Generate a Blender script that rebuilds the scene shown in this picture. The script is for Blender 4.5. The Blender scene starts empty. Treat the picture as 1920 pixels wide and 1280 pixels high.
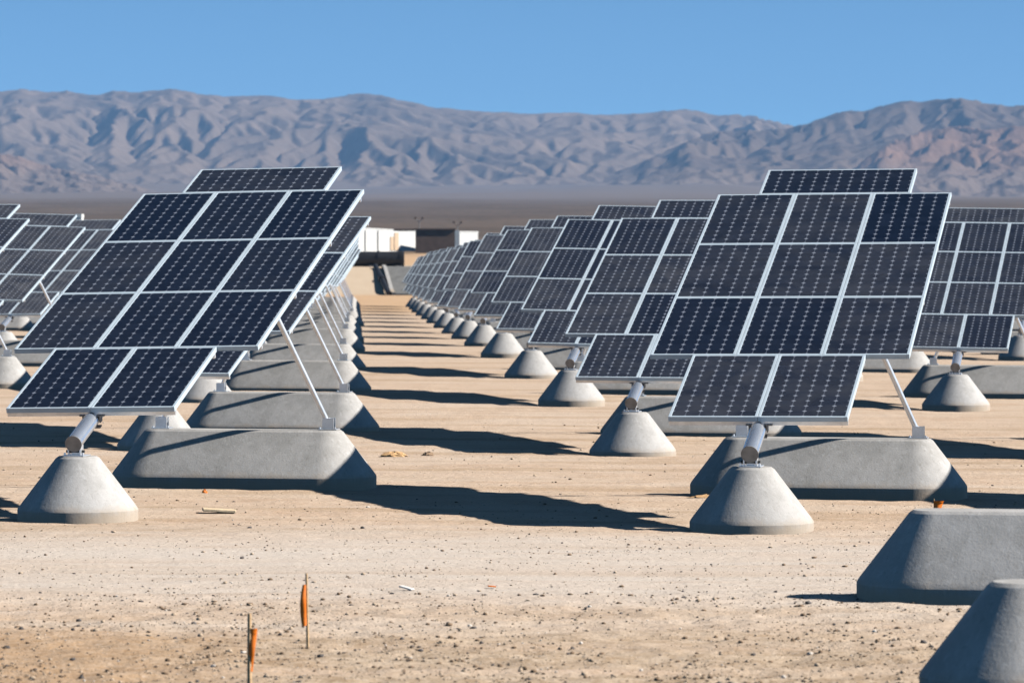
import bpy, math, random
import numpy as np
from mathutils import Matrix, Vector

random.seed(7)
RNG = np.random.default_rng(11)
sc = bpy.context.scene
COL = sc.collection
R = math.radians
HC = 2.38                                   # eye height above the ground by the first cone
FPX, CX, CY, HOR = 7600.0, 960.0, 640.0, 490.0
PITCH = math.atan((CY - HOR) / FPX)

# ------------------------------------------------------------------ noise
_perm = np.random.default_rng(3).permutation(512)
def _hash(ix, iy):
    return _perm[(_perm[ix & 511] + iy) & 511]
def perlin(x, y):
    x = np.asarray(x, float); y = np.asarray(y, float)
    xi = np.floor(x).astype(int); yi = np.floor(y).astype(int)
    fx = x - xi; fy = y - yi
    u = fx * fx * fx * (fx * (fx * 6 - 15) + 10); v = fy * fy * fy * (fy * (fy * 6 - 15) + 10)
    def g(ix, iy, dx, dy):
        a = _hash(ix, iy) * (2 * math.pi / 512)
        return np.cos(a) * dx + np.sin(a) * dy
    a = g(xi, yi, fx, fy); b = g(xi + 1, yi, fx - 1, fy)
    c = g(xi, yi + 1, fx, fy - 1); d = g(xi + 1, yi + 1, fx - 1, fy - 1)
    return ((a + (b - a) * u) * (1 - v) + (c + (d - c) * u) * v) * 1.5
def fbm(x, y, o=4, gain=.5):
    s = 0; a = 1
    for i in range(o):
        s = s + a * perlin(x * 2 ** i + 17.3 * i, y * 2 ** i - 9.1 * i); a *= gain
    return s
def ridged(x, y, o=4, gain=.55):
    s = 0; a = 1; w = 1
    for i in range(o):
        n = 1 - np.abs(perlin(x * 2.05 ** i + 31.7 * i, y * 2.05 ** i + 11.9 * i))
        n = n * n * w; w = np.clip(n * 1.6, 0, 1)
        s = s + a * n; a *= gain
    return s
def smooth(e0, e1, x):
    t = np.clip((x - e0) / (e1 - e0), 0, 1); return t * t * (3 - 2 * t)

# ------------------------------------------------------------------ ground height
GY = np.array([-60, 0, 20, 27, 32, 36, 43, 51, 58, 66, 81, 96, 111, 126, 141, 156, 200, 247, 330, 336, 344, 352, 500, 700, 1500, 4000, 8000, 9000, 10500, 14000.])
GZ = np.array([.18, .18, .17, .155, .05, 0, -.03, -.08, -.04, .02, .03, .09, .05, -.04, -.14, -.20, -.33, -.41, -.45, -.40, 1.80, 1.98, 3.55, 6.6, 18.5, 62, 131, 158, 190, 250.])
def gz0(x, y):
    """the smooth lie of the land"""
    y = np.asarray(y, float)
    z = (np.interp(y - .8, GY, GZ) + np.interp(y + .8, GY, GZ) + np.interp(y, GY, GZ)) / 3
    side = np.clip(-.0066 * (np.asarray(x, float) - 2.2), -.05, .07) * smooth(30, 36, y) * (1 - smooth(60, 120, y))
    return z + side
def gz(x, y):
    x = np.asarray(x, float); y = np.asarray(y, float)
    far = smooth(40, 110, y)
    rough = 1 + 1.1 * (1 - smooth(25, 28.5, y)) - .5 * smooth(27.5, 29, y) * (1 - smooth(33, 35, y))
    d = .012 * fbm(x * .35, y * .9, 3) + .0075 * fbm(x * 1.6, y * 2.6, 3) * rough + .004 * perlin(x * 5, y * 7) * rough + (.008 * fbm(x * 4.2 + 3, y * 5.5, 2) + .006 * np.clip(perlin(x * 9, y * 10 + 5), 0, 1)) * (1 - smooth(25.5, 28, y))
    berm = .022 * np.clip(perlin(x * .05 + 4, y * .8), 0, 1)
    return gz0(x, y) + (d + berm) * (1 - .6 * far) * (1 - smooth(150, 300, y)) + smooth(450, 1500, y) * 1.5 * fbm(x * .004, y * .003, 3) + smooth(5200, 8600, y) * (16 * fbm(x * .0016 + 5, y * .0007, 4) + 10)

# ------------------------------------------------------------------ materials
def mat(name):
    m = bpy.data.materials.new(name); m.use_nodes = True
    nt = m.node_tree; bs = nt.nodes['Principled BSDF']
    return m, nt, bs
class N:
    """small node-tree writer"""
    def __init__(s, nt): s.nt = nt
    def new(s, t, **k):
        n = s.nt.nodes.new(t)
        for a, b in k.items(): setattr(n, a, b)
        return n
    def link(s, a, b): s.nt.links.new(a, b)
    def put(s, sock, v):
        if hasattr(v, 'is_linked'): s.link(v, sock)
        else: sock.default_value = v
    def math(s, op, a, b=0.0, c=None, clamp=False):
        n = s.new('ShaderNodeMath', operation=op, use_clamp=clamp)
        s.put(n.inputs[0], a); s.put(n.inputs[1], b)
        if c is not None: s.put(n.inputs[2], c)
        return n.outputs[0]
    def mix(s, f, a, b, blend='MIX'):
        n = s.new('ShaderNodeMix', data_type='RGBA', blend_type=blend)
        s.put(n.inputs['Factor'], f)
        def c(v): return v if hasattr(v, 'is_linked') else (*v, 1)
        s.put(n.inputs[6], c(a)); s.put(n.inputs[7], c(b))
        return n.outputs[2]
    def coord(s, kind='Object', scale=(1, 1, 1), rot=(0, 0, 0)):
        tc = s.new('ShaderNodeTexCoord'); mp = s.new('ShaderNodeMapping')
        mp.inputs['Scale'].default_value = scale; mp.inputs['Rotation'].default_value = rot
        s.link(tc.outputs[kind], mp.inputs['Vector']); return mp.outputs['Vector']
    def noise(s, vec, scale=1, detail=4, rough=.55, dist=0):
        n = s.new('ShaderNodeTexNoise'); s.link(vec, n.inputs['Vector'])
        n.inputs['Scale'].default_value = scale; n.inputs['Detail'].default_value = detail
        n.inputs['Roughness'].default_value = rough; n.inputs['Distortion'].default_value = dist
        return n.outputs['Fac']
    def ramp(s, f, lo, hi):
        n = s.new('ShaderNodeMapRange', interpolation_type='SMOOTHSTEP'); s.put(n.inputs['Value'], f)
        n.inputs['From Min'].default_value = lo; n.inputs['From Max'].default_value = hi
        return n.outputs['Result']
    def bump(s, h, bs, strength=.3, dist=.01):
        n = s.new('ShaderNodeBump'); n.inputs['Strength'].default_value = strength
        n.inputs['Distance'].default_value = dist; s.link(h, n.inputs['Height']); s.link(n.outputs['Normal'], bs.inputs['Normal'])

def simple(name, col, rough=.6, metal=0.0, var=.15, scale=6.0, bump=0.0, spec=.5):
    m, nt, bs = mat(name); n = N(nt)
    v = n.coord('Object')
    f = n.noise(v, scale, 5, .6)
    a = tuple(c * (1 - var) for c in col); b = tuple(min(1, c * (1 + var)) for c in col)
    n.link(n.mix(n.ramp(f, .3, .7), a, b), bs.inputs['Base Color'])
    bs.inputs['Roughness'].default_value = rough; bs.inputs['Metallic'].default_value = metal
    bs.inputs['Specular IOR Level'].default_value = spec
    if bump: n.bump(n.noise(v, scale * 9, 4, .6), bs, bump, .01)
    return m

M = {}
# concrete: light grey, mottled, faint run-off streaks and pores
m, nt, bs = mat('concrete'); n = N(nt)
oi = n.new('ShaderNodeObjectInfo')
v = n.coord('Object')
big = n.ramp(n.noise(v, 2.6, 6, .68, .4), .34, .66)
c = n.mix(big, (.405, .392, .37), (.515, .498, .474))
vs = n.coord('Object', (11, 11, .55))
c = n.mix(n.math('MULTIPLY', n.ramp(n.noise(vs, 2.0, 4, .65),   .50, .72), .48), c, (.63, .62, .60))
c = n.mix(n.math('MULTIPLY', n.ramp(n.noise(vs, 3.1, 3, .6), .55, .75), .5), c, (.29, .27, .24))
pore = n.noise(v, 55, 3, .7)
c = n.mix(n.math('MULTIPLY', n.ramp(pore, .60, .72), .35), c, (.22, .205, .185))
sz = n.new('ShaderNodeSeparateXYZ'); n.link(n.coord('Object'), sz.inputs[0])
foot = n.ramp(n.math('ADD', sz.outputs[2], n.math('MULTIPLY', n.noise(v, 6, 5, .7), -.22)), .06, -.10)
c = n.mix(n.math('MULTIPLY', foot, .75), c, (.50, .385, .27))
c = n.mix(n.math('MULTIPLY', oi.outputs['Random'], .16), c, (.44, .40, .34))
n.link(c, bs.inputs['Base Color']); bs.inputs['Roughness'].default_value = .85
bs.inputs['Specular IOR Level'].default_value = .25
n.bump(n.math('ADD', n.math('MULTIPLY', pore, .9), n.noise(v, 9, 5, .65)), bs, .22, .012)
M['concrete'] = m

M['alu'] = simple('anodised_frame', (.66, .765, .83), .42, .25, .06, 3)
M['galv'] = simple('galvanised_steel', (.80, .83, .86), .30, .6, .10, 11)
M['tube'] = simple('polished_tube_steel', (.78, .82, .88), .27, .8, .06, 8)
M['dark_steel'] = simple('weathered_steel', (.26, .255, .25), .6, .6, .2, 9)
M['bolt'] = simple('bolt_steel', (.06, .06, .06), .5, .7, .2, 20)
M['black_pipe'] = simple('black_plastic_pipe', (.018, .019, .022), .55, 0, .3, 2)
M['white_metal'] = simple('white_painted_metal', (.78, .77, .73), .55, 0, .04, 1.2)
M['brown_metal'] = simple('brown_painted_wall', (.22, .15, .115), .8, 0, .12, 1.5)
M['tan_paint'] = simple('tan_painted_door', (.66, .48, .32), .7, 0, .06, 2)
M['grey_trim'] = simple('grey_trim', (.27, .265, .25), .7, 0, .1, 2)
M['apron'] = simple('dark_concrete', (.17, .168, .158), .9, 0, .2, 2)  # even dark grey, well below the tone of the footings
M['roof_dark'] = simple('dark_roof', (.15, .11, .09), .8, 0, .15, 1)
M['wood'] = simple('weathered_wood', (.66, .44, .24), .8, 0, .25, 30)
M['pale_wood'] = simple('pale_wood', (.80, .62, .40), .8, 0, .2, 30)
M['orange'] = simple('orange_plastic', (.92, .215, .012), .5, 0, .12, 40)
M['paper'] = simple('white_scrap', (.75, .72, .68), .8, 0, .1, 30)
M['clod'] = simple('earth_clod', (.30, .20, .125), .95, 0, .3, 25, .4)
M['straw'] = simple('orange_earth', (.66, .40, .19), .95, 0, .25, 25, .4)

# solar cells: 6 x 12 pseudo-square cells over a white back sheet
m, nt, bs = mat('solar_cells'); n = N(nt)
tc = n.new('ShaderNodeTexCoord'); sx = n.new('ShaderNodeSeparateXYZ'); n.link(tc.outputs['Object'], sx.inputs[0])
P = .1265
def edge(o, k):
    f = n.math('FRACT', n.math('ADD', n.math('MULTIPLY', o, 1 / P), 40.0 + k))
    return n.math('SUBTRACT', .5, n.math('ABSOLUTE', n.math('SUBTRACT', f, .5)))
ax = edge(sx.outputs[0], 0); ay = edge(sx.outputs[1], 0)
dia = n.ramp(n.math('ADD', ax, ay), .21, .15)
gap = n.ramp(ax, .050, .015); gapy = n.ramp(ay, .014, .008)
inx = n.math('LESS_THAN', n.math('ABSOLUTE', sx.outputs[0]), 3 * P + .002)
iny = n.math('LESS_THAN', n.math('ABSOLUTE', sx.outputs[1]), 6 * P + .002)
cell = n.math('MULTIPLY', inx, iny)
at = n.new('ShaderNodeAttribute', attribute_type='OBJECT', attribute_name='soil')
oi = n.new('ShaderNodeObjectInfo')
off = n.new('ShaderNodeVectorMath', operation='ADD'); n.link(tc.outputs['Object'], off.inputs[0])
cmb = n.new('ShaderNodeCombineXYZ'); n.put(cmb.inputs[2], n.math('MULTIPLY', oi.outputs['Random'], 50)); n.link(cmb.outputs[0], off.inputs[1])
# each cell a touch different
cellid = n.new('ShaderNodeVectorMath', operation='FLOOR'); sc_ = n.new('ShaderNodeVectorMath', operation='SCALE'); sc_.inputs['Scale'].default_value = 1 / P
n.link(off.outputs[0], sc_.inputs[0]); n.link(sc_.outputs[0], cellid.inputs[0])
wn = n.new('ShaderNodeTexWhiteNoise', noise_dimensions='3D'); n.link(cellid.outputs[0], wn.inputs['Vector'])
silicon = n.mix(wn.outputs['Value'], (.0045, .008, .020), (.009, .014, .030))
c = n.mix(n.math('MULTIPLY', gap, .17), silicon, (.42, .46, .54))
c = n.mix(n.math('MULTIPLY', gapy, .03), c, (.42, .46, .54))
c = n.mix(n.math('MULTIPLY', dia, .50), c, (.44, .48, .57))
smear = n.ramp(n.noise(off.outputs[0], 2.6, 5, .6, .6), .25, .75)
dust_grey = n.math('MULTIPLY', at.outputs['Fac'], n.math('ADD', .035, n.math('MULTIPLY', smear, .075)))
c = n.mix(dust_grey, c, (.40, .39, .385))
n.link(c, bs.inputs['Base Color'])
bs.inputs['Roughness'].default_value = .12
n.put(bs.inputs['Roughness'], n.math('ADD', .10, n.math('MULTIPLY', at.outputs['Fac'], .12)))
bs.inputs['IOR'].default_value = 1.45; bs.inputs['Specular IOR Level'].default_value = .16
M['cells'] = m

# the ground: graded desert sand, a pale rolled road strip, gravelly brown foreground, scrub plain far off
m, nt, bs = mat('desert_ground'); n = N(nt)
geo = n.new('ShaderNodeNewGeometry'); sep = n.new('ShaderNodeSeparateXYZ'); n.link(geo.outputs['Position'], sep.inputs[0])
X, Y = sep.outputs[0], sep.outputs[1]
v = n.coord('Object'); vst = n.coord('Object', (.10, 1.0, 1.0))
st1 = n.ramp(n.noise(vst, 1.7, 5, .6, .3), .32, .68)
fine = n.ramp(n.noise(v, 14, 5, .65), .3, .7)
med = n.ramp(n.noise(v, 1.3, 5, .6), .3, .7)
grit = n.noise(v, 60, 3, .7)
c = n.mix(med, (.555, .382, .258), (.63, .465, .335))
c = n.mix(n.math('MULTIPLY', st1, .55), c, (.66, .52, .385))
c = n.mix(n.math('MULTIPLY', n.ramp(n.noise(vst, .9, 4, .6), .48, .66), .75), c, (.43, .285, .165))
pat = n.ramp(n.noise(n.coord('Object', (.35, .8, 1)), .8, 5, .62, .6), .45, .70)
c = n.mix(n.math('MULTIPLY', pat, .55), c, (.70, .575, .46))
wob = n.math('MULTIPLY', n.math('SUBTRACT', n.noise(n.coord('Object', (.22, .8, 1)), .8, 6, .68), .5), 6.5)
yy = n.math('ADD', Y, wob)
road = n.math('MULTIPLY', n.ramp(yy, 23.6, 28.0), n.ramp(yy, 36.4, 33.2))
c = n.mix(n.math('MULTIPLY', road, n.math('ADD', .55, n.math('MULTIPLY', st1, .45))), c, (.685, .60, .515))
fore = n.ramp(yy, 27.0, 22.6)
fc = n.mix(n.ramp(n.noise(v, 3.5, 5, .65), .3, .7), (.38, .265, .165), (.60, .46, .325))
c = n.mix(n.math('MULTIPLY', fore, n.ramp(n.noise(vst, 1.4, 4, .6), .25, .55)), c, fc)
fl = n.math('MULTIPLY', fore, n.ramp(n.math('ADD', X, n.math('MULTIPLY', n.noise(v, .7, 4, .6), 2.0)), .2, -1.6))
c = n.mix(n.math('MULTIPLY', fl, .7), c, (.47, .28, .14))
c = n.mix(n.math('MULTIPLY', fine, .28), c, (.70, .59, .475))
mot = n.noise(v, 27, 4, .75)
c = n.mix(n.math('MULTIPLY', n.ramp(mot, .52, .68), .42), c, (.33, .24, .165))
c = n.mix(n.math('MULTIPLY', n.ramp(mot, .44, .33), .30), c, (.78, .70, .61))
c = n.mix(n.math('MULTIPLY', n.ramp(grit, .60, .70), .55), c, (.24, .19, .15))
spk = n.new('ShaderNodeTexVoronoi'); n.link(v, spk.inputs['Vector']); spk.inputs['Scale'].default_value = 9
c = n.mix(n.math('MULTIPLY', n.ramp(spk.outputs['Distance'], .13, .08), .5), c, (.26, .225, .20))
orange = n.ramp(n.math('ADD', n.math('MULTIPLY', n.ramp(Y, 180, 240), .5), 0), 0, .6)
c = n.mix(n.math('MULTIPLY', orange, .6), c, (.60, .36, .17))
bank = n.math('MULTIPLY', n.ramp(Y, 333, 337), n.ramp(Y, 362, 350))
c = n.mix(bank, c, n.mix(n.noise(v, .8, 4, .6), (.56, .43, .30), (.66, .53, .39)))
scrub = n.ramp(Y, 420, 560)
vsc = n.coord('Object', (.02, .008, .02))
sp = n.mix(n.ramp(n.noise(vsc, 1.2, 5, .6), .35, .65), (.115, .088, .072), (.155, .118, .094))
spots = n.noise(n.coord('Object', (.30, .06, .3)), 1.0, 3, .7)
sp = n.mix(n.math('MULTIPLY', n.ramp(spots, .50, .64), .6), sp, (.060, .062, .045))
fanp = n.ramp(n.math('ADD', Y, n.math('MULTIPLY', n.noise(n.coord('Object', (.002, .0008, .002)), 1.0, 4, .6), 2600)), 4200, 7600)
sp = n.mix(n.math('MULTIPLY', fanp, .95), sp, (.20, .155, .125))
c = n.mix(scrub, c, sp)
n.link(c, bs.inputs['Base Color']); bs.inputs['Roughness'].default_value = .95
bs.inputs['Specular IOR Level'].default_value = .1
hgt = n.math('ADD', n.math('MULTIPLY', grit, .35), n.math('ADD', n.noise(v, 22, 5, .7), n.math('MULTIPLY', n.noise(v, 6, 3, .6), 1.2)))
n.bump(hgt, bs, .6, .025)
M['ground'] = m

for i, (k, col) in enumerate((('dark', (.14, .125, .115)), ('brown', (.24, .165, .105)), ('tan', (.50, .385, .275)), ('pale', (.66, .60, .53)))):
    M['stone_' + k] = simple('stone_' + k, col, .9, 0, .3, 22, .3, .2)

def rock(name, cols, sc1):
    m, nt, bs = mat(name); n = N(nt)
    v = n.coord('Object'); vz = n.coord('Object', (1, 1, 2.2))
    f = n.ramp(n.noise(vz, sc1, 7, .62, .5), .32, .68)
    c = n.mix(f, cols[0], cols[1])
    c = n.mix(n.math('MULTIPLY', n.ramp(n.noise(vz, sc1 * 3.3, 6, .65, .4), .45, .72), .5), c, cols[2])
    c = n.mix(n.math('MULTIPLY', n.ramp(n.noise(vz, sc1 * .45, 4, .55), .48, .62), .35), c, cols[2])
    g_ = n.new('ShaderNodeNewGeometry'); s_ = n.new('ShaderNodeSeparateXYZ'); n.link(g_.outputs['Position'], s_.inputs[0])
    zf = n.math('ADD', s_.outputs[2], n.math('MULTIPLY', n.noise(v, sc1 * 1.3, 5, .6), 70))
    c = n.mix(n.math('MULTIPLY', n.ramp(zf, 275, 190), .9), c, (.195, .15, .122))
    n.link(c, bs.inputs['Base Color']); bs.inputs['Roughness'].default_value = 1
    bs.inputs['Specular IOR Level'].default_value = 0
    n.bump(n.noise(v, sc1 * 5, 8, .62), bs, .45, 22)
    return m
M['rock_far'] = rock('far_rock', ((.19, .142, .108), (.255, .188, .14), (.14, .106, .083)), .0022)
M['rock_near'] = rock('near_rock', ((.125, .092, .072), (.185, .135, .10), (.082, .064, .054)), .003)
M['rock_brown'] = rock('brown_rock', ((.20, .125, .086), (.27, .165, .112), (.12, .082, .066)), .004)

# ------------------------------------------------------------------ mesh writer
class MB:
    def __init__(s): s.v = []; s.f = []; s.m = []; s.sm = []
    def add(s, vs, fs, mi=0, smooth=False):
        b = len(s.v); s.v += [tuple(p) for p in vs]
        s.f += [tuple(i + b for i in f) for f in fs]; s.m += [mi] * len(fs); s.sm += [smooth] * len(fs); return s
    def box(s, lo, hi, mi=0, T=None, bev=0.0):
        x0, y0, z0 = lo; x1, y1, z1 = hi
        if bev:
            vs = []
            for z, d in ((z0, bev), (z0 + bev, 0), (z1 - bev, 0), (z1, bev)):
                xa, xb, ya, yb = x0 + d, x1 - d, y0 + d, y1 - d; e = bev
                vs += [(xa + e, ya, z), (xb - e, ya, z), (xb, ya + e, z), (xb, yb - e, z), (xb - e, yb, z), (xa + e, yb, z), (xa, yb - e, z), (xa, ya + e, z)]
            fs = [tuple(range(7, -1, -1)), tuple(range(24, 32))]
            for k in range(3):
                for i in range(8): fs.append((k * 8 + i, k * 8 + (i + 1) % 8, k * 8 + 8 + (i + 1) % 8, k * 8 + 8 + i))
        else:
            vs = [(x0, y0, z0), (x1, y0, z0), (x1, y1, z0), (x0, y1, z0), (x0, y0, z1), (x1, y0, z1), (x1, y1, z1), (x0, y1, z1)]
            fs = [(3, 2, 1, 0), (4, 5, 6, 7), (0, 1, 5, 4), (1, 2, 6, 5), (2, 3, 7, 6), (3, 0, 4, 7)]
        if T is not None: vs = [T @ Vector(p) for p in vs]
        return s.add(vs, fs, mi)
    def tube(s, a, b, r, n=16, mi=0, r2=None, caps=True, mcap=None, sm=True):
        a = Vector(a); b = Vector(b); d = (b - a).normalized()
        u = d.orthogonal().normalized(); w = d.cross(u); r2 = r if r2 is None else r2
        vs = []
        for p, rr in ((a, r), (b, r2)):
            for i in range(n):
                t = 2 * math.pi * i / n; vs.append(p + (u * math.cos(t) + w * math.sin(t)) * rr)
        s.add(vs, [(i, (i + 1) % n, n + (i + 1) % n, n + i) for i in range(n)], mi, sm)
        if caps:
            s.add(vs[:n], [tuple(range(n - 1, -1, -1))], mi if mcap is None else mcap)
            s.add(vs[n:], [tuple(range(n))], mi if mcap is None else mcap)
        return s
    def mesh(s, name, mats):
        me = bpy.data.meshes.new(name); me.from_pydata(s.v, [], s.f)
        for x in mats: me.materials.append(x)
        me.polygons.foreach_set('material_index', s.m); me.polygons.foreach_set('use_smooth', s.sm)
        me.update(); return me
def link(name, me, parent=None, mtx=None):
    o = bpy.data.objects.new(name, me); COL.objects.link(o)
    if parent is not None: o.parent = parent
    if mtx is not None: o.matrix_basis = mtx
    return o
def build(name, mb, mats, parent=None, mtx=None):
    return link(name, mb.mesh(name, mats), parent, mtx)
def empty(name, loc, rz=0.0):
    o = bpy.data.objects.new(name, None); COL.objects.link(o); o.empty_display_size = .3
    o.location = loc; o.rotation_euler = (0, 0, rz); return o
def tag(o, label=None, cat=None, group=None, kind=None):
    if label: o['label'] = label
    if cat: o['category'] = cat
    if group: o['group'] = group
    if kind: o['kind'] = kind
    return o
def at(px, d):                                # photograph column -> world x at a distance
    return (px - CX) / FPX * d
def dist(py, z=0.0):                          # photograph row of a ground point -> its distance
    return (HC - z) * FPX / (py - HOR)

# ------------------------------------------------------------------ the ground sheet
def axis(near, step, growth, far):
    a = [0.0]; s = step
    while a[-1] < far:
        a.append(a[-1] + s)
        if a[-1] > near: s *= growth
    return np.array(a)
ax_ = axis(6.5, .05, 1.05, 6000)
gx = np.concatenate([-ax_[:0:-1], ax_])
gyn = np.concatenate([np.arange(20, 30, .04), np.arange(30, 46, .06)])
gyf = [gyn[-1]]; s_ = .062
while gyf[-1] < 330: gyf.append(gyf[-1] + s_); s_ *= 1.03
a_ = [-50, -30, -15, -5, 2, 7, 11, 14, 16, 17.5, 18.5, 19.2, 19.7]
gfar = list(np.arange(331, 356, .8)); s_ = 1.0
while gfar[-1] < 10400: gfar.append(gfar[-1] + s_); s_ *= 1.06
gy = np.concatenate([a_, gyn, [q for q in gyf[1:] if q < 330], gfar])
XX, YY = np.meshgrid(gx, gy)
ZZ = gz(XX, YY)
def grid_mesh(name, XX, YY, ZZ, material, flip=False):
    h, w = XX.shape
    co = np.stack([XX, YY, ZZ], -1).reshape(-1, 3)
    i = (np.arange(h - 1)[:, None] * w + np.arange(w - 1)[None, :]).reshape(-1)
    q = np.stack([i, i + 1, i + w + 1, i + w], -1)
    me = bpy.data.meshes.new(name)
    me.vertices.add(len(co)); me.vertices.foreach_set('co', co.reshape(-1))
    me.loops.add(q.size); me.loops.foreach_set('vertex_index', q.reshape(-1).astype(np.int32))
    me.polygons.add(len(q)); me.polygons.foreach_set('loop_start', np.arange(0, q.size, 4, dtype=np.int32))
    me.polygons.foreach_set('use_smooth', np.ones(len(q), bool))
    me.materials.append(material); me.update(calc_edges=True); me.validate()
    return me
tag(link('ground', grid_mesh('ground', XX, YY, ZZ, M['ground'])), kind='structure')

# ------------------------------------------------------------------ mountains
def carve(z, dx, dy, K, its, lift, soft):
    """running water: the implicit stream-power law on a grid (row 0 is the plain), which cuts branching gullies and leaves sharp spurs"""
    h, w = z.shape; N_ = h * w
    idx = np.arange(N_).reshape(h, w)
    for it in range(its):
        z = z + lift; z[0] -= lift[0] if np.ndim(lift) else lift
        best = np.zeros((h, w)); rec = idx.copy(); dist_ = np.full((h, w), dx)
        for a in (-1, 0, 1):
            for b in (-1, 0, 1):
                if a == 0 and b == 0: continue
                L_ = math.hypot(a * dy, b * dx)
                zz = np.full((h, w), 1e9); ii = idx.copy()
                ys = slice(max(0, -a), h - max(0, a)); xs = slice(max(0, -b), w - max(0, b))
                yn = slice(max(0, a), h - max(0, -a)); xn = slice(max(0, b), w - max(0, -b))
                zz[ys, xs] = z[yn, xn]; ii[ys, xs] = idx[yn, xn]
                sl = (z - zz) / L_; mk = sl > best
                best[mk] = sl[mk]; rec[mk] = ii[mk]; dist_[mk] = L_
        rec[0] = idx[0]
        zf = z.ravel(); order = np.argsort(zf).tolist(); rl = rec.ravel().tolist()
        A = [dx * dy] * N_
        for i in reversed(order):
            r_ = rl[i]
            if r_ != i: A[r_] += A[i]
        F = (K * np.sqrt(np.array(A)) / dist_.ravel()).tolist()
        zl = zf.tolist()
        for i in order:
            r_ = rl[i]
            if r_ != i and zl[r_] < zl[i]: zl[i] = (zl[i] + F[i] * zl[r_]) / (1 + F[i])
        z = np.array(zl).reshape(h, w)
        for q in range(soft):
            zp = np.pad(z, 1, 'edge'); zs = (zp[1:-1, :-2] + zp[1:-1, 2:]) * .5
            zt = (zp[:-2, 1:-1] + zp[2:, 1:-1]) * .5
            z = z * .5 + zs * .42 + zt * .08
    return z
def mountain(name, crest, d_front, d_back, material, seed, xr=(-560, 2480), nx=760, nd=210, K=.55, its=12, rough=.50, freq=.00085, pw=1.15, soft=3):
    """a range whose crest line follows the listed (column, row) points; spurs and gullies run down towards the plain"""
    cxp = np.array([p[0] for p in crest], float); cyp = np.array([p[1] for p in crest], float)
    px = np.linspace(xr[0], xr[1], nx)
    t = np.concatenate([np.linspace(0, 1, nd), np.linspace(1.015, 1.16, 10)])
    PX, T = np.meshgrid(px, t)
    D = d_front + (d_back - d_front) * T
    Xw = (PX - CX) / FPX * D
    row = np.interp(PX, cxp, cyp) + 1.5
    zc = HC + (HOR - row) / FPX * d_back
    u = np.clip(T, 0, 1)
    zb = float(np.interp(d_front, GY, GZ)) - 6
    H = zc - zb
    n0 = fbm(Xw * freq + seed, D * freq * .6 + seed, 5, .55)
    n1 = fbm(Xw * freq * 6 + seed * 2, D * freq * 6, 4, .6)
    z = zb + H * u ** pw * (1 + rough * n0 * (1 - u * .6)) + 7 * n1 * smooth(0, .1, u) - np.clip(T - 1, 0, 1) * H * 2.2
    dx = (px[1] - px[0]) / FPX * (d_front + d_back) / 2; dy = (d_back - d_front) / (nd - 1)
    z = carve(z, dx, dy, K, its, H * .07 * u ** pw * (T <= 1), soft)
    z = z + 3.5 * fbm(Xw * freq * 16, D * freq * 14, 3, .6) * smooth(0, .1, u)
    z = carve(z, dx, dy, K * .55, 2, H * .03 * u ** pw * (T <= 1), 0)
    # hold the crest line: what stands highest in the view along each column is set to the listed row
    want = (HOR - row[0]) / FPX
    k = np.ones(nx); cols = np.arange(nx)
    for q in range(4):
        j = ((zb + (z - zb) * k - HC) / D).argmax(0)
        k = np.clip((want * D[j, cols] + HC - zb) / np.maximum(z[j, cols] - zb, 20), .3, 3)
    k = np.convolve(np.pad(k, 4, 'edge'), np.hanning(11)[1:-1] / np.hanning(11)[1:-1].sum(), 'valid')
    z = zb + (z - zb) * k[None, :] 
    z = np.maximum(z, 20)
    return tag(link(name, grid_mesh(name, Xw, D, z, material)), kind='structure')

rn = np.random.default_rng(5)
def jag(pts, n=6, a=2.2):
    xs = np.array([p[0] for p in pts], float); ys = np.array([p[1] for p in pts], float)
    x = np.arange(xs[0], xs[-1], 9.0)
    y = np.interp(x, xs, ys)
    y = np.convolve(np.pad(y, 1, 'edge'), [.25, .5, .25], 'valid') + a * fbm(x * .03, x * 0 + xs[0] * .01, 3)
    return list(zip(x, y))
back = [(-1500, 190), (-900, 178), (-500, 200), (-200, 180), (0, 172), (40, 165), (80, 172), (135, 170), (180, 179), (215, 169), (255, 172), (330, 166), (380, 176), (430, 180), (500, 178), (560, 186), (600, 186), (640, 180), (680, 172), (705, 177), (730, 181), (800, 198), (860, 205), (940, 210), (1000, 213), (1050, 209), (1130, 215), (1190, 212), (1250, 207), (1290, 203), (1340, 215), (1400, 215), (1450, 226), (1500, 238), (1600, 262), (1800, 300), (2300, 330), (3400, 340)]
mountain('mountain_range', jag(back), 8600, 12500, M['rock_far'], 3.1)
right = [(700, 378), (900, 368), (1040, 352), (1130, 330), (1180, 312), (1240, 287), (1290, 262), (1330, 248), (1400, 242), (1450, 243), (1490, 237), (1520, 228), (1570, 209), (1620, 207), (1690, 188), (1730, 190), (1790, 182), (1830, 188), (1870, 196), (1900, 199), (1950, 192), (2100, 205), (2300, 185), (2600, 230), (3400, 300)]
mountain('mountain_ridge', jag(right), 7700, 10300, M['rock_near'], 8.4, (760, 2480), nx=460, nd=190)
spur = [(1380, 372), (1480, 362), (1560, 335), (1620, 300), (1660, 270), (1720, 250), (1790, 234), (1850, 244), (1900, 236), (1960, 232), (2100, 250), (2400, 290), (2800, 330)]
mountain('brown_foothill', jag(spur), 7300, 9000, M['rock_brown'], 12.7, (1380, 2480), nx=300, nd=130, freq=.0026)
lefth = [(-1400, 330), (-700, 300), (-300, 290), (-60, 282), (0, 287), (40, 292), (70, 306), (130, 318), (190, 330), (250, 345), (310, 362), (380, 375)]
mountain('low_foothill', jag(lefth), 7000, 8300, M['rock_brown'], 21.0, (-560, 380), nx=270, nd=110, freq=.0030)

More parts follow.
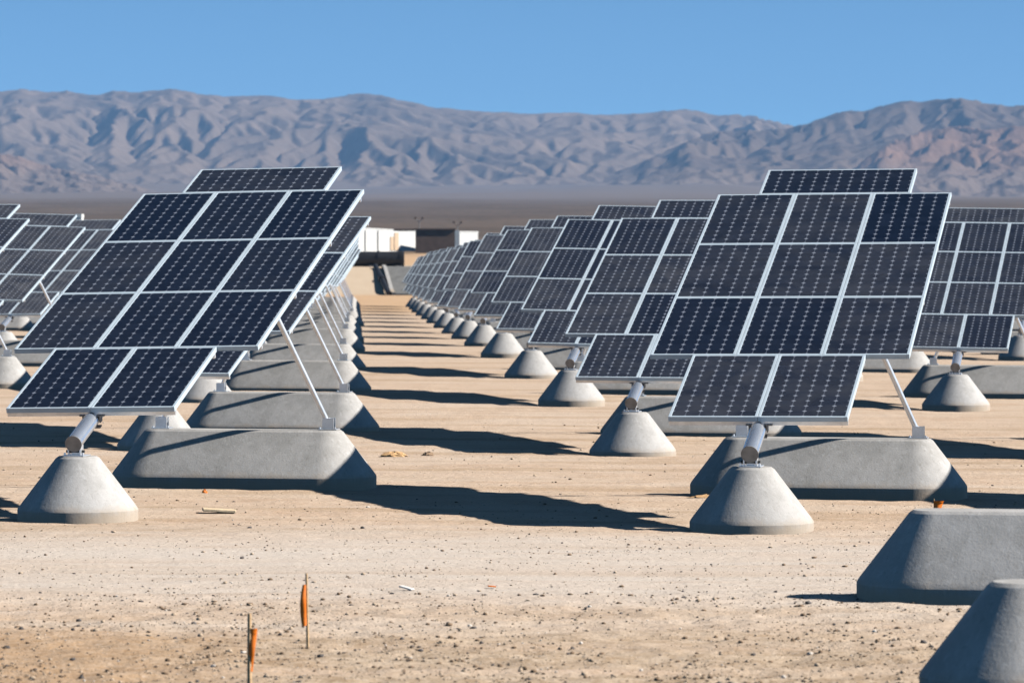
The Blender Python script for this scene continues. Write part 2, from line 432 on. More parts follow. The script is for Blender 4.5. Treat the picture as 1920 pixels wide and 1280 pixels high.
# ------------------------------------------------------------------ the solar tracker
EL = R(19.35); CE, SE = math.cos(EL), math.sin(EL)
ZO = 1.0                                    # height of the lower edge of the panels over the ground
MW, ML, GAP = .802, 1.566, .004
TUBE_H, TUBE_R = .122, .072
PL = Matrix.Translation((0, 0, ZO)) @ Matrix.Rotation(EL, 4, 'X')       # panel plane: x across, y along the axis, z normal
TUBE_A, TUBE_B = -.58, 7.0

g = MB(); hw, hl = MW / 2, ML / 2
g.box((-hw + .0265, -hl + .0265, -.010), (hw - .0265, hl - .0265, -.0035))
ME_GLASS = g.mesh('solar_panel', [M['cells']])
f = MB(); fw, fd = .026, .046
f.box((-hw, -hl, -fd), (-hw + fw, hl, 0), bev=.002); f.box((hw - fw, -hl, -fd), (hw, hl, 0), bev=.002)
f.box((-hw + fw, -hl, -fd), (hw - fw, -hl + fw, -.0015)); f.box((-hw + fw, hl - fw, -fd), (hw - fw, hl, -.0015))
ME_FRAME = f.mesh('panel_frame', [M['alu']])

g = MB(); g.box((-hl + .0265, -hw + .0265, -.010), (hl - .0265, hw - .0265, -.0035)); ME_GLASS_W = g.mesh('solar_panel', [M['cells']])
f = MB(); f.box((-hl, -hw, -fd), (-hl + fw, hw, 0), bev=.002); f.box((hl - fw, -hw, -fd), (hl, hw, 0), bev=.002)
f.box((-hl + fw, -hw, -fd), (hl - fw, -hw + fw, -.0015)); f.box((-hl + fw, hw - fw, -fd), (hl - fw, hw, -.0015)); ME_FRAME_W = f.mesh('panel_frame', [M['alu']])

def frustum(mb, hx, r0, r1, h, lip, nseg=48, rnd=.012, mi=0):
    """concrete footing: a cone (hx = 0) or a long block with round ends, with an upright rim at its foot"""
    rings = []
    prof = [(r0, -.18), (r0, lip - .01), (r0 - .006, lip + .004)]
    sl = (r1 - r0) / (h - lip)
    prof += [(r0 + sl * (z - lip), z) for z in (lip + .03, lip + (h - lip) * .5, h - .02)]
    prof += [(r1 - .004, h - .006), (r1 - .014, h)]
    for r, z in prof:
        ring = []
        for i in range(nseg):
            a = 2 * math.pi * (i + .5) / nseg - math.pi / 2
            sxn = 1 if math.cos(a) >= 0 else -1
            ring.append((sxn * hx + r * math.cos(a), r * math.sin(a), z))
        rings.append(ring)
    vs = [p for r_ in rings for p in r_]
    fs = []; k = len(rings)
    for j in range(k - 1):
        for i in range(nseg): fs.append((j * nseg + i, j * nseg + (i + 1) % nseg, (j + 1) * nseg + (i + 1) % nseg, (j + 1) * nseg + i))
    mb.add(vs, fs, mi, True)
    mb.add(rings[-1], [tuple(range(nseg))], mi)
    return mb
FH, FR0, FR1, FLIP = .575, .547, .185, .10
def sharp(me):
    me.set_sharp_from_angle(angle=R(13)); return me
ME_CONE = sharp(frustum(MB(), 0, FR0, FR1, FH, FLIP, 56).mesh('cone_foundation', [M['concrete']]))
BHX = .875
ME_BLOCK = sharp(frustum(MB(), BHX, FR0, FR1, FH, FLIP, 56).mesh('block_foundation', [M['concrete']]))
CONE_Y, BLOCK_Y = -.38, 5.58

def axis_pt(v, h=TUBE_H): return PL @ Vector((0, v, -h))
ME_TUBE = MB().tube((0, TUBE_A, -TUBE_H), (0, TUBE_B, -TUBE_H), TUBE_R, 28).mesh('torque_tube', [M['tube']])
e_ = MB().tube((0, TUBE_A - .012, -TUBE_H), (0, TUBE_A - .0005, -TUBE_H), TUBE_R + .006, 28)
ME_CAP = e_.mesh('end_cap', [M['dark_steel']])
# bracket on the cone: foot plate, two lugs, a gusset under the tube
ta = axis_pt(TUBE_A + .06)
b = MB(); b.box((-.10, CONE_Y - .15, FH + .001), (.10, CONE_Y + .08, FH + .013), bev=.003)
for s in (-1, 1): b.box((s * .055 - .006, ta.y - .045, FH + .013), (s * .055 + .006, ta.y + .045, ta.z - .03))
b.box((-.035, ta.y - .008, FH + .013), (.035, ta.y + .008, ta.z - TUBE_R * .9))
for s in (-1, 1): b.tube((s * .085, CONE_Y - .12, FH + .013), (s * .085, CONE_Y - .12, FH + .035), .012, 6)
ME_PIVOT = b.mesh('pivot_bracket', [M['galv']])
ME_PIN = MB().tube((-.085, ta.y, FH + .045), (.085, ta.y, FH + .045), .014, 10).mesh('pin', [M['bolt']])
# cross rails under the panels (channels), and saddles that clamp them to the tube
def rail(half): return MB().box((-half, -.02, -.046 - .040), (half, .02, -.0465)).mesh('cross_rail', [M['galv']])
VR = lambda r: r * (ML + GAP)
RAILS = [(.035, MW + .0), (VR(1) - .08, MW + .0), (VR(1) + .16, 1.5 * MW), (VR(2) + .0, 1.5 * MW), (VR(3), 1.5 * MW), (VR(4) - .16, 1.5 * MW), (VR(4) + .14, .6), (VR(4) + .66, .6)]
ME_RAIL = {}
for v_, h_ in RAILS:
    if h_ not in ME_RAIL: ME_RAIL[h_] = rail(h_)
sd = MB(); sd.box((-.11, -.035, -.0745 - .012), (.13, .035, -.0745))
for s in (-1, 1): sd.box((s * .080 - .006, -.03, -TUBE_H - .03), (s * .080 + .006, .03, -.0870))
sd.box((-.074, -.03, -TUBE_H - .085), (.074, .03, -TUBE_H - TUBE_R + .0))
ME_SADDLE = sd.mesh('saddle', [M['dark_steel']])
# rear A-frame: two struts from the block to the tube
ap = axis_pt(5.25); 
def strut_mesh(s):
    return MB().tube((s * .895, BLOCK_Y + .0, FH + .07), (s * .075, ap.y, ap.z - .02), .028, 14).mesh('strut', [M['galv']])
ME_STRUT = {s: strut_mesh(s) for s in (-1, 1)}
def foot_mesh(s):
    m_ = MB(); x = s * .905; y = BLOCK_Y
    m_.box((x - .10, y - .085, FH + .001), (x + .10, y + .085, FH + .014), bev=.003)
    for q in (-1, 1): m_.box((x - .06, y + q * .048 - .006, FH + .014), (x + .06, y + q * .048 + .006, FH + .125))
    for q in (-1, 1): m_.tube((x + q * .08, y - .065, FH + .014), (x + q * .08, y - .065, FH + .034), .011, 6)
    return m_.mesh('strut_foot', [M['galv']])
ME_FOOT = {s: foot_mesh(s) for s in (-1, 1)}
def footpin_mesh(s):
    x = s * .905; return MB().tube((x, BLOCK_Y - .085, FH + .085), (x, BLOCK_Y + .085, FH + .085), .018, 10).mesh('foot_bolt', [M['bolt']])
cl = MB()
cl.box((-.10, ap.y - .05, ap.z - .10), (.10, ap.y + .05, ap.z - .083)); 
for s in (-1, 1): cl.box((s * .092 - .008, ap.y - .05, ap.z - .083), (s * .092 + .008, ap.y + .05, ap.z + .03))
ME_COLLAR = cl.mesh('tube_collar', [M['dark_steel']])

SLOTS = []                                   # (x, y along axis, turned a quarter?)
for i in (-1, 1): SLOTS.append((i * (MW + GAP) / 2, ML / 2, 0))
for r_ in (1, 2, 3):
    for i in (-1, 0, 1): SLOTS.append((i * (MW + GAP), VR(r_) + ML / 2, 0))
SLOTS.append((0, VR(4) + MW / 2, 1))

def roll_matrix(deg):
    T = Matrix.Translation((0, 0, -TUBE_H))
    return PL @ T @ Matrix.Rotation(R(deg), 4, 'Y') @ T.inverted()

def put_tracker(x, y, z, az, roll, soils, label, group):
    t = empty('solar_tracker', (x, y, z), -R(az)); tag(t, label, 'solar tracker', group)
    RM = roll_matrix(-roll)
    for k, (sx_, sy_, q) in enumerate(SLOTS):
        p = link('solar_panel', ME_GLASS_W if q else ME_GLASS, t, RM @ Matrix.Translation((sx_, sy_, 0)))
        p['soil'] = float(soils[k])
        link('panel_frame', ME_FRAME_W if q else ME_FRAME, p)
    for v_, h_ in RAILS: link('cross_rail', ME_RAIL[h_], t, RM @ Matrix.Translation((0, v_, 0)))
    for v_ in (.035, VR(1) + .16, VR(3), VR(4) + .14): link('saddle', ME_SADDLE, t, RM @ Matrix.Translation((0, v_, 0)))
    tb = link('torque_tube', ME_TUBE, t, PL); link('end_cap', ME_CAP, tb)
    pv = link('pivot_bracket', ME_PIVOT, t); link('pin', ME_PIN, pv)
    link('cone_foundation', ME_CONE, t, Matrix.Translation((0, CONE_Y, 0)))
    link('block_foundation', ME_BLOCK, t, Matrix.Translation((-.02, BLOCK_Y, 0)))
    for s in (-1, 1):
        st = link('strut', ME_STRUT[s], t); link('strut_foot', ME_FOOT[s], st)
    link('tube_collar', ME_COLLAR, t)
    return t

# far-off trackers, too small to show their parts: the same shapes as one mesh
def fuse():
    verts, faces, mi = [], [], []
    mats = [M['cells_far'], M['alu'], M['tube'], M['dark_steel'], M['concrete']]
    def put(me, T, k):
        b0 = len(verts)
        verts.extend([tuple(T @ v_.co) for v_ in me.vertices])
        faces.extend([tuple(i + b0 for i in p_.vertices) for p_ in me.polygons]); mi.extend([k] * len(me.polygons))
    I = Matrix.Identity(4)
    for (sx_, sy_, q) in SLOTS:
        T = PL @ Matrix.Translation((sx_, sy_, 0)) @ Matrix.Rotation(R(90) * q, 4, 'Z')
        put(ME_GLASS, T, 0); put(ME_FRAME, T, 1)
    put(ME_TUBE, PL, 2); put(ME_PIVOT, I, 3)
    put(ME_CONE, Matrix.Translation((0, CONE_Y, 0)), 4); put(ME_BLOCK, Matrix.Translation((-.02, BLOCK_Y, 0)), 4)
    for s in (-1, 1): put(ME_STRUT[s], I, 2); put(ME_FOOT[s], I, 2)
    me = bpy.data.meshes.new('solar_tracker'); me.from_pydata(verts, [], faces)
    for x in mats: me.materials.append(x)
    me.polygons.foreach_set('material_index', mi)
    me.polygons.foreach_set('use_smooth', [True] * len(mi)); me.update(); me.set_sharp_from_angle(angle=R(13)); return me
# the cells of a far tracker: paler greys, without the per-cell pattern lookups of a panel's own axes
m, nt, bs = mat('solar_cells_far'); n = N(nt)
oi = n.new('ShaderNodeObjectInfo')
tcf = n.coord('Object', (1.25, .35, 1.0))
c = n.mix(n.ramp(n.noise(tcf, 1.0, 2, .5), .35, .65), (.065, .071, .084), (.10, .106, .115))
c = n.mix(n.math('MULTIPLY', oi.outputs['Random'], .5), c, (.12, .123, .128))
n.link(c, bs.inputs['Base Color']); bs.inputs['Roughness'].default_value = .2; bs.inputs['Specular IOR Level'].default_value = .4
M['cells_far'] = m
ME_FAR = fuse()

OL = (-3.861, 37.008); EW = (6.064, -.744); NS = (-.579, 15.124)
AZ = 11.1
ORD = ['foremost', 'second', 'third', 'fourth', 'fifth', 'sixth', 'seventh', 'eighth', 'ninth', 'tenth', 'eleventh', 'twelfth', 'thirteenth', 'fourteenth', 'fifteenth', 'sixteenth']
RZ = {0: 0, 1: -.09, 2: .03, 3: .02, 4: .10, 5: .05, 6: -.05, 7: -.17, 8: -.20}
SOIL0 = [.15, .15, .55, .15, .1, .6, .15, .3, .05, .2, .05, .6]
SOIL1 = [1.0, .9, .15, .2, .7, .75, .7, .9, .65, .75, .02, .25]
ADJ = {(0, 1): (.02, 0, .9, -.5), (0, 0): (-.01, .15, -.1, 1.0), (1, 0): (-.02, -.25, 0, .33), (1, 1): (-.03, 0, 0, -.2), (1, 2): (.0, 0, 0, -1.3), (1, 3): (0, 0, 0, -.6), (2, 2): (.13, 0, 0, -.9), (-1, 3): (0, 0, 0, -1.7), (-1, 2): (0, 0, 0, -.6)}
GROUP = 'solar trackers standing in rows on the sand'
def col_phrase(c):
    if c == 0: return 'row whose blocks line the open aisle'
    if c == 1: return 'row whose cones line the open aisle'
    k = -c if c < 0 else c - 1
    w = ['', 'first', 'second', 'third', 'fourth', 'fifth', 'sixth', 'seventh'][k]
    side = 'block-lined' if c < 0 else 'cone-lined'
    return f'{w} row out beyond the {side} row'
seen = {}
rt = random.Random(4)
CASTERS = {(2, 0), (2, 1)}
for cc in (0, 1, -1, 2, -2, 3, -3, 4, -4, 5, -5):
    for nn in range(0, 15):
        a = ADJ.get((cc, nn), (rt.uniform(-.04, .04), rt.uniform(-.05, .05), rt.uniform(-.5, .5), rt.uniform(-1.6, .7)))
        x = OL[0] + cc * EW[0] + nn * NS[0] + a[0]; y = OL[1] + cc * EW[1] + nn * NS[1] + a[1]
        ca = math.radians(AZ); lo, hi = 9e9, -9e9
        for u_ in (-1.25, 1.25):
            for v_ in (-.6, 6.7):
                xx = x + u_ * math.cos(ca) + v_ * math.sin(ca); yy_ = y - u_ * math.sin(ca) + v_ * math.cos(ca)
                p_ = CX + FPX * xx / yy_; lo = min(lo, p_); hi = max(hi, p_)
        if (hi < -10 or lo > 1930) and (cc, nn) not in CASTERS: continue
        z = float(gz0(x - .1, y - .4)) if nn > 8 or cc not in (0, 1) else RZ[nn] + (.04 if cc == 0 and nn < 2 else 0)
        k = seen.get(cc, 0); seen[cc] = k + 1
        if nn <= 8:
            so = [max(0, rt.gauss(.55 + .16 * nn + (.7 if cc < 0 else 0), .30)) for _ in SLOTS]  # panels greyer with each row back, more so beyond the block-lined row
            if rt.random() < .5: so[rt.randrange(12)] = .02
            if (cc, nn) == (0, 0): so = SOIL0
            if (cc, nn) == (1, 0): so = SOIL1
        lab = f'{ORD[k]} solar tracker back in the {col_phrase(cc)}'
        if (cc, nn) == (0, 0): lab = 'big foremost tracker with near-black panels at the block-lined side of the open aisle'
        if (cc, nn) == (1, 0): lab = 'big foremost tracker with dusty grey panels, its cone in front, beside the empty block'
        if (cc, nn) in CASTERS: lab = ('foremost' if nn == 0 else 'next') + ' solar tracker standing just out of frame, seen only by its long shadow'
        if cc == 2 and nn >= 2: lab = f'{ORD[k - 2]} solar tracker in view in the {col_phrase(2)}'
        if nn <= 8:
            put_tracker(x, y, z, AZ + a[2], a[3], so, lab, GROUP)
        else:
            o = link('solar_tracker', ME_FAR); o.location = (x, y, z); o.rotation_euler = (0, 0, -R(AZ + a[2])); tag(o, lab, 'solar tracker', GROUP)

# the two footings in front that carry no tracker yet
bx, by = OL[0] + EW[0] - NS[0], OL[1] + EW[1] - NS[1]
ca = R(AZ)
def loc(u_, v_): return (bx + u_ * math.cos(ca) + v_ * math.sin(ca), by - u_ * math.sin(ca) + v_ * math.cos(ca))
p = loc(-.02, BLOCK_Y)
o = link('concrete_block', ME_BLOCK); o.location = (p[0] - .15, p[1], .165); o.rotation_euler = (0, 0, -ca)
tag(o, 'bare round-ended concrete block without a tracker, nearest the camera', 'concrete block')
p = loc(0, CONE_Y)
o = link('concrete_cone', ME_CONE); o.location = (p[0] - .07, p[1], .165); o.rotation_euler = (0, 0, -ca)
tag(o, 'bare concrete cone without a tracker, cut by the frame in front of the empty block', 'concrete cone')

# ------------------------------------------------------------------ survey stakes
def stake(px, ytop, ybase, tilt, flag, label, w=.013, side=1, ang=0.0):
    d = 24.0
    for _ in range(8): d = dist(ybase, float(gz0(0, d)))
    h = (ybase - ytop) / FPX * d; x = at(px, d)
    t = empty('survey_stake', (x, d, float(gz0(x, d)))); tag(t, label, 'survey stake', 'orange flagged survey stakes')
    top = Vector((tilt * h, 0, h))
    s_ = MB(); s_.tube((0, 0, -.05), top, w * .55, 6, r2=w * .42, sm=False); build('stake', s_, [M['wood']], t)
    a0, a1 = (ybase - flag[0]) / FPX * d, (ybase - flag[1]) / FPX * d
    q = MB(); nseg = 9; L_ = []; Rr = []
    for i in range(nseg):
        z_ = a0 + (a1 - a0) * i / (nseg - 1); k = i / (nseg - 1)
        wv = flag[2] * ((1 - .62 * k) if ang == 0 else (.30 + .62 * math.sin(math.pi * (.12 + .66 * k))))
        x0 = tilt * z_; yv = .009 * math.sin(k * 9 + ang)
        L_.append((x0 - side * .004, -.010 + yv * .3, z_)); Rr.append((x0 + side * wv, -.014 + yv, z_ - .01 * k))
    th = .0012
    vs = L_ + Rr + [(a_[0], a_[1] + th, a_[2]) for a_ in L_ + Rr]; fs = []
    N2 = 2 * nseg
    for i in range(nseg - 1):
        fs += [(i, i + 1, nseg + i + 1, nseg + i), (N2 + i, N2 + nseg + i, N2 + nseg + i + 1, N2 + i + 1), (i, N2 + i, N2 + i + 1, i + 1), (nseg + i, nseg + i + 1, N2 + nseg + i + 1, N2 + nseg + i)]
    q.add(vs, fs, 0, True)
    build('flagging_tape', q, [M['orange']], t)
    return t
stake(467, 1150, 1292, .0, (1178, 1256, .042), 'brown survey stake with orange tape at the bottom edge of the gravel', .026, 1, 0)
stake(577, 1075, 1217, -.02, (1096, 1172, -.044), 'pale survey stake with narrow orange tape, farther from the camera', .018, 1, 1.5)
stake(1752, 930, 1003, .0, (934, 962, .085), 'orange flagged stake behind the empty concrete block', .008, 1, 0)

# ------------------------------------------------------------------ litter and clods
def lump(name, px, py, w, h, dpt, material, label, cat, seed=0, flat=1.0):
    d = dist(py)
    for _ in range(6): d = dist(py, float(gz0(0, d)))
    x = at(px, d); rr = random.Random(seed); mb = MB(); nu, nv = 14, 7; vs = []
    for j in range(nv + 1):
        ph = math.pi / 2 * j / nv
        for i in range(nu):
            t_ = 2 * math.pi * i / nu; k = 1 + rr.uniform(-.22, .22)
            vs.append((w / 2 * math.cos(t_) * math.cos(ph) * k, dpt / 2 * math.sin(t_) * math.cos(ph) * k, h * math.sin(ph) * (1 + rr.uniform(-.25, .25)) - .012))
    fs = [(j * nu + i, j * nu + (i + 1) % nu, (j + 1) * nu + (i + 1) % nu, (j + 1) * nu + i) for j in range(nv) for i in range(nu)]
    mb.add(vs, fs, 0, False); o = build(name, mb, [material]); o.location = (x, d, float(gz(x, d))); tag(o, label, cat); return o
def board(name, px, py, length, wdt, th, rz, material, label, cat, tilt=.06):
    d = dist(py)
    for _ in range(6): d = dist(py, float(gz0(0, d)))
    x = at(px, d); o = build(name, MB().box((-length / 2, -wdt / 2, 0), (length / 2, wdt / 2, th), bev=min(th, wdt) * .2), [material])
    o.location = (x, d, float(gz(x, d)) + .012); o.rotation_euler = (0, tilt, rz); tag(o, label, cat); return o
board('wood_scrap', 410, 966, .31, .17, .028, .12, M['pale_wood'], 'pale splintered board lying before the near-black tracker', 'wood scrap')
board('paper_scrap', 762, 1107, .10, .05, .010, -.5, M['paper'], 'small white scrap on the pale road strip', 'litter', .2)
board('plastic_scrap', 922, 1102, .055, .03, .008, .2, M['orange'], 'small orange scrap lying on the pale road strip', 'litter', .1)
lump('tape_scrap', 383, 926, .06, .045, .05, M['orange'], 'orange tape scrap at the foot of the near-black tracker block', 'litter', 3)
lump('earth_mound', 738, 858, .34, .07, .3, M['straw'], 'low mound of orange earth between the long shadows in the aisle', 'earth mound', 5)
lump('earth_clod', 802, 856, .17, .06, .15, M['clod'], 'dark clod of earth beside the orange mound in the aisle', 'earth clod', 6)
lump('earth_mound', 1326, 932, .40, .045, .3, M['straw'], 'patch of heaped orange earth by the block of the dusty tracker', 'earth mound', 9)

# ------------------------------------------------------------------ gravel (nobody could count it)
def ico():
    t = (1 + 5 ** .5) / 2
    v = np.array([(-1, t, 0), (1, t, 0), (-1, -t, 0), (1, -t, 0), (0, -1, t), (0, 1, t), (0, -1, -t), (0, 1, -t), (t, 0, -1), (t, 0, 1), (-t, 0, -1), (-t, 0, 1)], float)
    f = np.array([(0, 11, 5), (0, 5, 1), (0, 1, 7), (0, 7, 10), (0, 10, 11), (1, 5, 9), (5, 11, 4), (11, 10, 2), (10, 7, 6), (7, 1, 8), (3, 9, 4), (3, 4, 2), (3, 2, 6), (3, 6, 8), (3, 8, 9), (4, 9, 5), (2, 4, 11), (6, 2, 10), (8, 6, 7), (9, 8, 1)])
    return v / np.linalg.norm(v[0]), f
def gravel(name, cnt, yr, power, smin, smax, label):
    bv, bf = ico(); y = yr[0] + (yr[1] - yr[0]) * RNG.random(cnt) ** power
    x = (RNG.random(cnt) * 2 - 1) * (.145 * y + .8)
    keep = fbm(x * .8, y * .5, 3) + RNG.random(cnt) * 1.3 > .35
    x, y = x[keep], y[keep]; cnt = len(x)
    s = smin * (smax / smin) ** (RNG.random(cnt) ** 3.2)
    z = gz(x, y)
    sc3 = s[:, None] * np.stack([RNG.uniform(.7, 1.35, cnt), RNG.uniform(.7, 1.3, cnt), RNG.uniform(.45, .85, cnt)], -1)
    an = RNG.random(cnt) * 6.283
    j = bv[None] * (1 + RNG.uniform(-.24, .24, (cnt, 12, 1))) * sc3[:, None, :]
    ca_, sa_ = np.cos(an)[:, None], np.sin(an)[:, None]
    co = np.stack([j[..., 0] * ca_ - j[..., 1] * sa_ + x[:, None], j[..., 0] * sa_ + j[..., 1] * ca_ + y[:, None], j[..., 2] + (z + sc3[:, 2] * .35)[:, None]], -1).reshape(-1, 3)
    fc = (bf[None] + (np.arange(cnt) * 12)[:, None, None]).reshape(-1, 3)
    me = bpy.data.meshes.new(name); me.vertices.add(len(co)); me.vertices.foreach_set('co', co.reshape(-1))
    me.loops.add(fc.size); me.loops.foreach_set('vertex_index', fc.reshape(-1).astype(np.int32))
    me.polygons.add(len(fc)); me.polygons.foreach_set('loop_start', np.arange(0, fc.size, 3, dtype=np.int32))
    for k in ('dark', 'brown', 'tan', 'pale'): me.materials.append(M['stone_' + k])
    mi = np.repeat(RNG.choice(4, cnt, p=[.16, .42, .38, .04]), 20).astype(np.int32)
    me.polygons.foreach_set('material_index', mi); me.update(calc_edges=True)
    tag(link(name, me), label, 'gravel', kind='stuff')
gravel('gravel', 8500, (21, 27.0), 1.5, .004, .019, 'loose gravel over the brown foreground')
gravel('grit', 17000, (21, 40), 1.7, .0025, .011, 'fine grit and crumbs of soil on the near ground')
gravel('pebbles', 3600, (23, 60), 1.3, .005, .020, 'sparse pebbles over the road and sand')

# ------------------------------------------------------------------ beyond the field: bank with pipes, site buildings
def gq(x, y): return float(gz0(x, y))
DB = 338.0
x0, x1 = at(622, 350), at(758, 350)
zt = float(gz(at(700, 350), 350))
o = empty('culvert_pipe', (x0, 350, zt)); tag(o, 'long black pipe lying along the top of the sandy bank', 'pipe')
q = MB(); q.tube((0, 0, .66), (x1 - x0, 0, .66), .64, 28); build('pipe_barrel', q, [M['black_pipe']], o)
q = MB()
for k in (.33, .66, .97): q.tube(((x1 - x0) * k - .18, 0, .66), ((x1 - x0) * k, 0, .66), .70, 28)
build('pipe_collar', q, [M['black_pipe']], o)
q = MB()
for k in (.2, .55, .93): q.box(((x1 - x0) * k - .25, -.75, -.15), ((x1 - x0) * k + .25, .75, .10))
build('pipe_bearer', q, [M['dark_steel']], o)
ya, yb = 343.3, 335.0
def bank(px, y, dz=0.0): return Vector((at(px, y), y, float(gz(at(px, y), y)) + dz))
A, B = bank(704, 345.0, .17), bank(729, 334.6, .15)
o = empty('drain_pipe', B); tag(o, 'slim black drain pipe running down the sandy bank', 'pipe')
q = MB(); q.tube(A - B, (0, 0, 0), .22, 16); build('pipe_barrel', q, [M['black_pipe']], o)
q = MB(); c1 = (A - B) * .52; dd = (A - B).normalized(); q.tube(c1 - dd * .35, c1 + dd * .35, .31, 16); build('pipe_collar', q, [M['black_pipe']], o)
# concrete apron lying down the slope beside it
q = MB(); top, bot = [], []
for i in range(9):
    y_ = 345.2 - i * 1.35; l = at(716 + (735 - 716) * i / 8, y_); r_ = at(772 + 12 * i / 8, y_); zz = float(gz0(l, y_))
    bot += [(l, y_, zz - .1), (r_, y_, zz - .1)]; top += [(l, y_, zz + .14), (r_, y_, zz + .14)]
vs = top + bot; fs = []
for i in range(8):
    a = 2 * i; b_ = 18 + 2 * i
    fs += [(a, a + 2, a + 3, a + 1), (a, b_, b_ + 2, a + 2), (a + 1, a + 3, b_ + 3, b_ + 1)]
fs += [(0, 1, 19, 18), (16, 34, 35, 17)]
q.add(vs, fs); apron = tag(build('concrete_apron', q, [M['apron']]), 'grey concrete apron on the sandy bank beside the drain pipe', 'concrete apron')

q = MB()
for i in range(8):
    (xa, ya_, za), (xb, yb_, zb) = top[2 * i], top[2 * i + 2]
    w_ = .30
    q.add([(xa, ya_, za + .003), (xa + w_, ya_, za + .003), (xb + w_, yb_, zb + .003), (xb, yb_, zb + .003), (xa, ya_, za + .12), (xa + w_, ya_, za + .12), (xb + w_, yb_, zb + .12), (xb, yb_, zb + .12)], [(4, 7, 6, 5), (0, 1, 5, 4), (2, 3, 7, 6), (1, 2, 6, 5), (3, 0, 4, 7)])
build('kerb', q, [M['concrete']], apron)

def cabin(name, pl, pr, d, depth, ytop, ybot, wall, label, cat, roofm=None, over=0.0, ribs=0, door=None, slope=0.0, turn=0.0):
    xa, xb = at(pl, d), at(pr, d); zt_ = HC + (HOR - ytop) / FPX * d; zb_ = HC + (HOR - ybot) / FPX * d
    g0 = min(gq(0, d), zb_) - .4
    w = (xb - xa) / 2 / math.cos(R(turn)); h = zt_ - g0; dp = depth / 2; tr = R(turn)
    o = empty(name, (xa + w * math.cos(tr) - dp * math.sin(tr), d + w * math.sin(tr) + dp * math.cos(tr), g0), tr); tag(o, label, cat)
    q = MB(); q.add([(-w, -dp, 0), (w, -dp, 0), (w, dp, 0), (-w, dp, 0), (-w, -dp, h), (w, -dp, h - slope), (w, dp, h - slope), (-w, dp, h)],
          [(3, 2, 1, 0), (4, 5, 6, 7), (0, 1, 5, 4), (1, 2, 6, 5), (2, 3, 7, 6), (3, 0, 4, 7)])
    for i in range(ribs):
        x = -w + 2 * w * (i + .5) / ribs; q.box((x - .03, -dp - .035, 0.1), (x + .03, -dp - .002, h - slope - .15))
    build('wall', q, [wall], o)
    q = MB(); hh = h + .003
    q.add([(-w - over, -dp - over, hh), (w + over, -dp - over, hh - slope), (w + over, dp + over, hh - slope), (-w - over, dp + over, hh), (-w - over, -dp - over, hh + .16), (w + over, -dp - over, hh + .16 - slope), (w + over, dp + over, hh + .16 - slope), (-w - over, dp + over, hh + .16)],
          [(3, 2, 1, 0), (4, 5, 6, 7), (0, 1, 5, 4), (1, 2, 6, 5), (2, 3, 7, 6), (3, 0, 4, 7)])
    build('roof', q, [roofm or wall], o)
    return o, w, h, dp
c1, w, h, dp = cabin('site_cabin', 672, 778, 500, 5.0, 429, 471, M['white_metal'], 'long white site cabin with a tan door panel beyond the sandy bank', 'site cabin', M['white_metal'], .05, 0, slope=.32, turn=48)
xd = (at(733, 500) - (at(672, 500) + at(778, 500)) / 2) / math.cos(R(48))
d1 = build('door', MB().box((xd - .35, -dp - .07, .6), (xd + .28, -dp - .037, h - .95)), [M['tan_paint']], c1)
build('door_panel', MB().box((xd + .40, -dp - .065, .6), (xd + 1.15, -dp - .037, h - .45)), [M['tan_paint']], c1)
for pxs in (684, 707): 
    xs = (at(pxs, 500) - (at(672, 500) + at(778, 500)) / 2) / math.cos(R(48))
    build('downpipe', MB().box((xs - .06, -dp - .10, .5), (xs + .06, -dp - .037, h - .2)), [M['grey_trim']], c1)
c2, w, h, dp = cabin('brown_building', 779, 853, 480, 9.0, 431, 480, M['brown_metal'], 'dark brown windowless building between the two white ones', 'building', M['roof_dark'], .12, 0)
build('eave', MB().box((-w - 2.6, -dp - .05, h - .10), (-w - .13, -dp + 3.0, h + .10)), [M['roof_dark']], c2)
cabin('white_shed', 855, 896, 500, 7.0, 436, 471, M['white_metal'], 'low white shed at the end of the brown building', 'shed', M['white_metal'], .04, 0, turn=40)
build('corner_panel', MB().box((-w + 2 * w + .002, -dp - .004, .3), (w + .55, -dp + .4, h - .05)), [M['white_metal']], c2)
cs = cabin('white_box', 143, 153, 180, 1.0, 408, 421, M['white_metal'], 'tiny white box with a brown side beyond the panels', 'box', M['white_metal'], .01)
for pxa, ytop, lab in ((786, 408, 'dark forked lamp mast standing up behind the white cabin roof'), (858, 416, 'short dark lamp mast at the corner of the brown building')):
    d = 515; x = at(pxa, d); z1 = HC + (HOR - ytop) / FPX * d; g0 = gq(x, d)
    o = empty('lamp_mast', (x, d, g0)); tag(o, lab, 'lamp mast')
    build('pole', MB().tube((0, 0, 0), (0, 0, z1 - g0 - .5), .06, 8), [M['dark_steel']], o)
    for s in (-1, 1):
        q = MB(); q.tube((0, 0, z1 - g0 - .62), (s * .45, 0, z1 - g0 - .1), .04, 8); arm = build('arm', q, [M['dark_steel']], o)
        build('lamp', MB().box((s * .45 - .17, -.15, z1 - g0 - .18), (s * .45 + .17, .15, z1 - g0 + .08), bev=.04), [M['roof_dark']], arm)

# ------------------------------------------------------------------ air
HAZE = 5.6e-5
hz = MB().box((-7500, -70, -1.8), (7500, 14200, 620)); 
m = bpy.data.materials.new('haze'); m.use_nodes = True; nt = m.node_tree; nt.nodes.clear()
out = nt.nodes.new('ShaderNodeOutputMaterial'); pv = nt.nodes.new('ShaderNodeVolumePrincipled')
pv.inputs['Color'].default_value = (.30, .56, .95, 1); pv.inputs['Density'].default_value = HAZE; pv.inputs['Anisotropy'].default_value = 0.0
nt.links.new(pv.outputs[0], out.inputs['Volume'])
tag(build('haze', hz, [m]), kind='stuff')

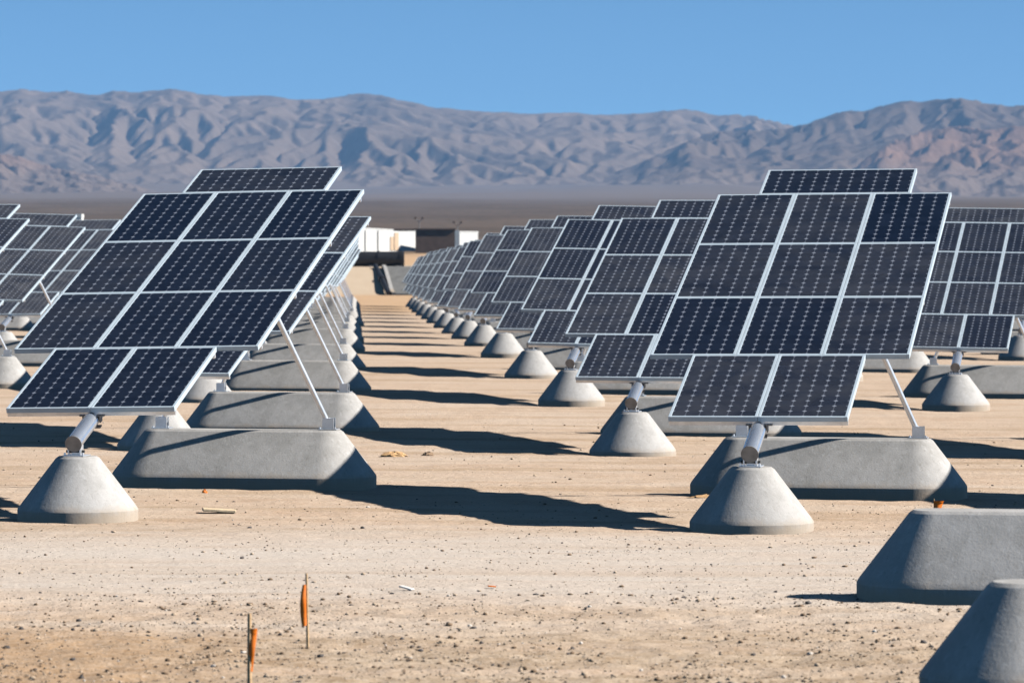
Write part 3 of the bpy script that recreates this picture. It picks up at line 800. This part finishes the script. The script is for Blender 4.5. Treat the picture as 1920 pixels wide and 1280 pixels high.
# ------------------------------------------------------------------ light, sky, camera
SUN_EL, SUN_AZ = 34.6, 96.0                  # azimuth clockwise from the view direction (+Y): the sun stands square to the right
sun = bpy.data.lights.new('sun', 'SUN'); sun.energy = 5.0; sun.angle = R(.53); sun.color = (1.0, .955, .90)
so = bpy.data.objects.new('sun', sun); COL.objects.link(so)
sd_ = Vector((math.sin(R(SUN_AZ)) * math.cos(R(SUN_EL)), math.cos(R(SUN_AZ)) * math.cos(R(SUN_EL)), math.sin(R(SUN_EL))))
so.rotation_euler = sd_.to_track_quat('Z', 'Y').to_euler(); so.location = sd_ * 200
w = bpy.data.worlds.new('World'); sc.world = w; w.use_nodes = True; nt = w.node_tree
bg = nt.nodes['Background']; sky = nt.nodes.new('ShaderNodeTexSky'); sky.sky_type = 'NISHITA'; sky.sun_disc = False
sky.sun_elevation = R(SUN_EL); sky.sun_rotation = R(SUN_AZ); sky.altitude = 1800; sky.air_density = .25; sky.dust_density = 0.0; sky.ozone_density = 4.0
tint = nt.nodes.new('ShaderNodeMix'); tint.data_type = 'RGBA'; tint.blend_type = 'MULTIPLY'; tint.inputs['Factor'].default_value = 1; tint.inputs[7].default_value = (.75, .99, .86, 1)
nt.links.new(sky.outputs[0], tint.inputs[6]); nt.links.new(tint.outputs[2], bg.inputs['Color']); bg.inputs['Strength'].default_value = .13
cam = bpy.data.cameras.new('camera'); co_ = bpy.data.objects.new('camera', cam); COL.objects.link(co_)
cam.sensor_width = 36; cam.lens = 36 * FPX / 1920; cam.dof.use_dof = True; cam.dof.focus_distance = 39; cam.dof.aperture_fstop = 5.6; cam.clip_start = .5; cam.clip_end = 40000
co_.location = (0, 0, HC); co_.rotation_euler = (math.pi / 2 - PITCH, 0, 0)
sc.camera = co_
sc.view_settings.view_transform = 'Standard'; sc.view_settings.look = 'None'; sc.view_settings.exposure = 0.62; sc.view_settings.gamma = 1
sc.render.film_transparent = False
sc.cycles.max_bounces = 6; sc.cycles.diffuse_bounces = 0; sc.cycles.volume_bounces = 0
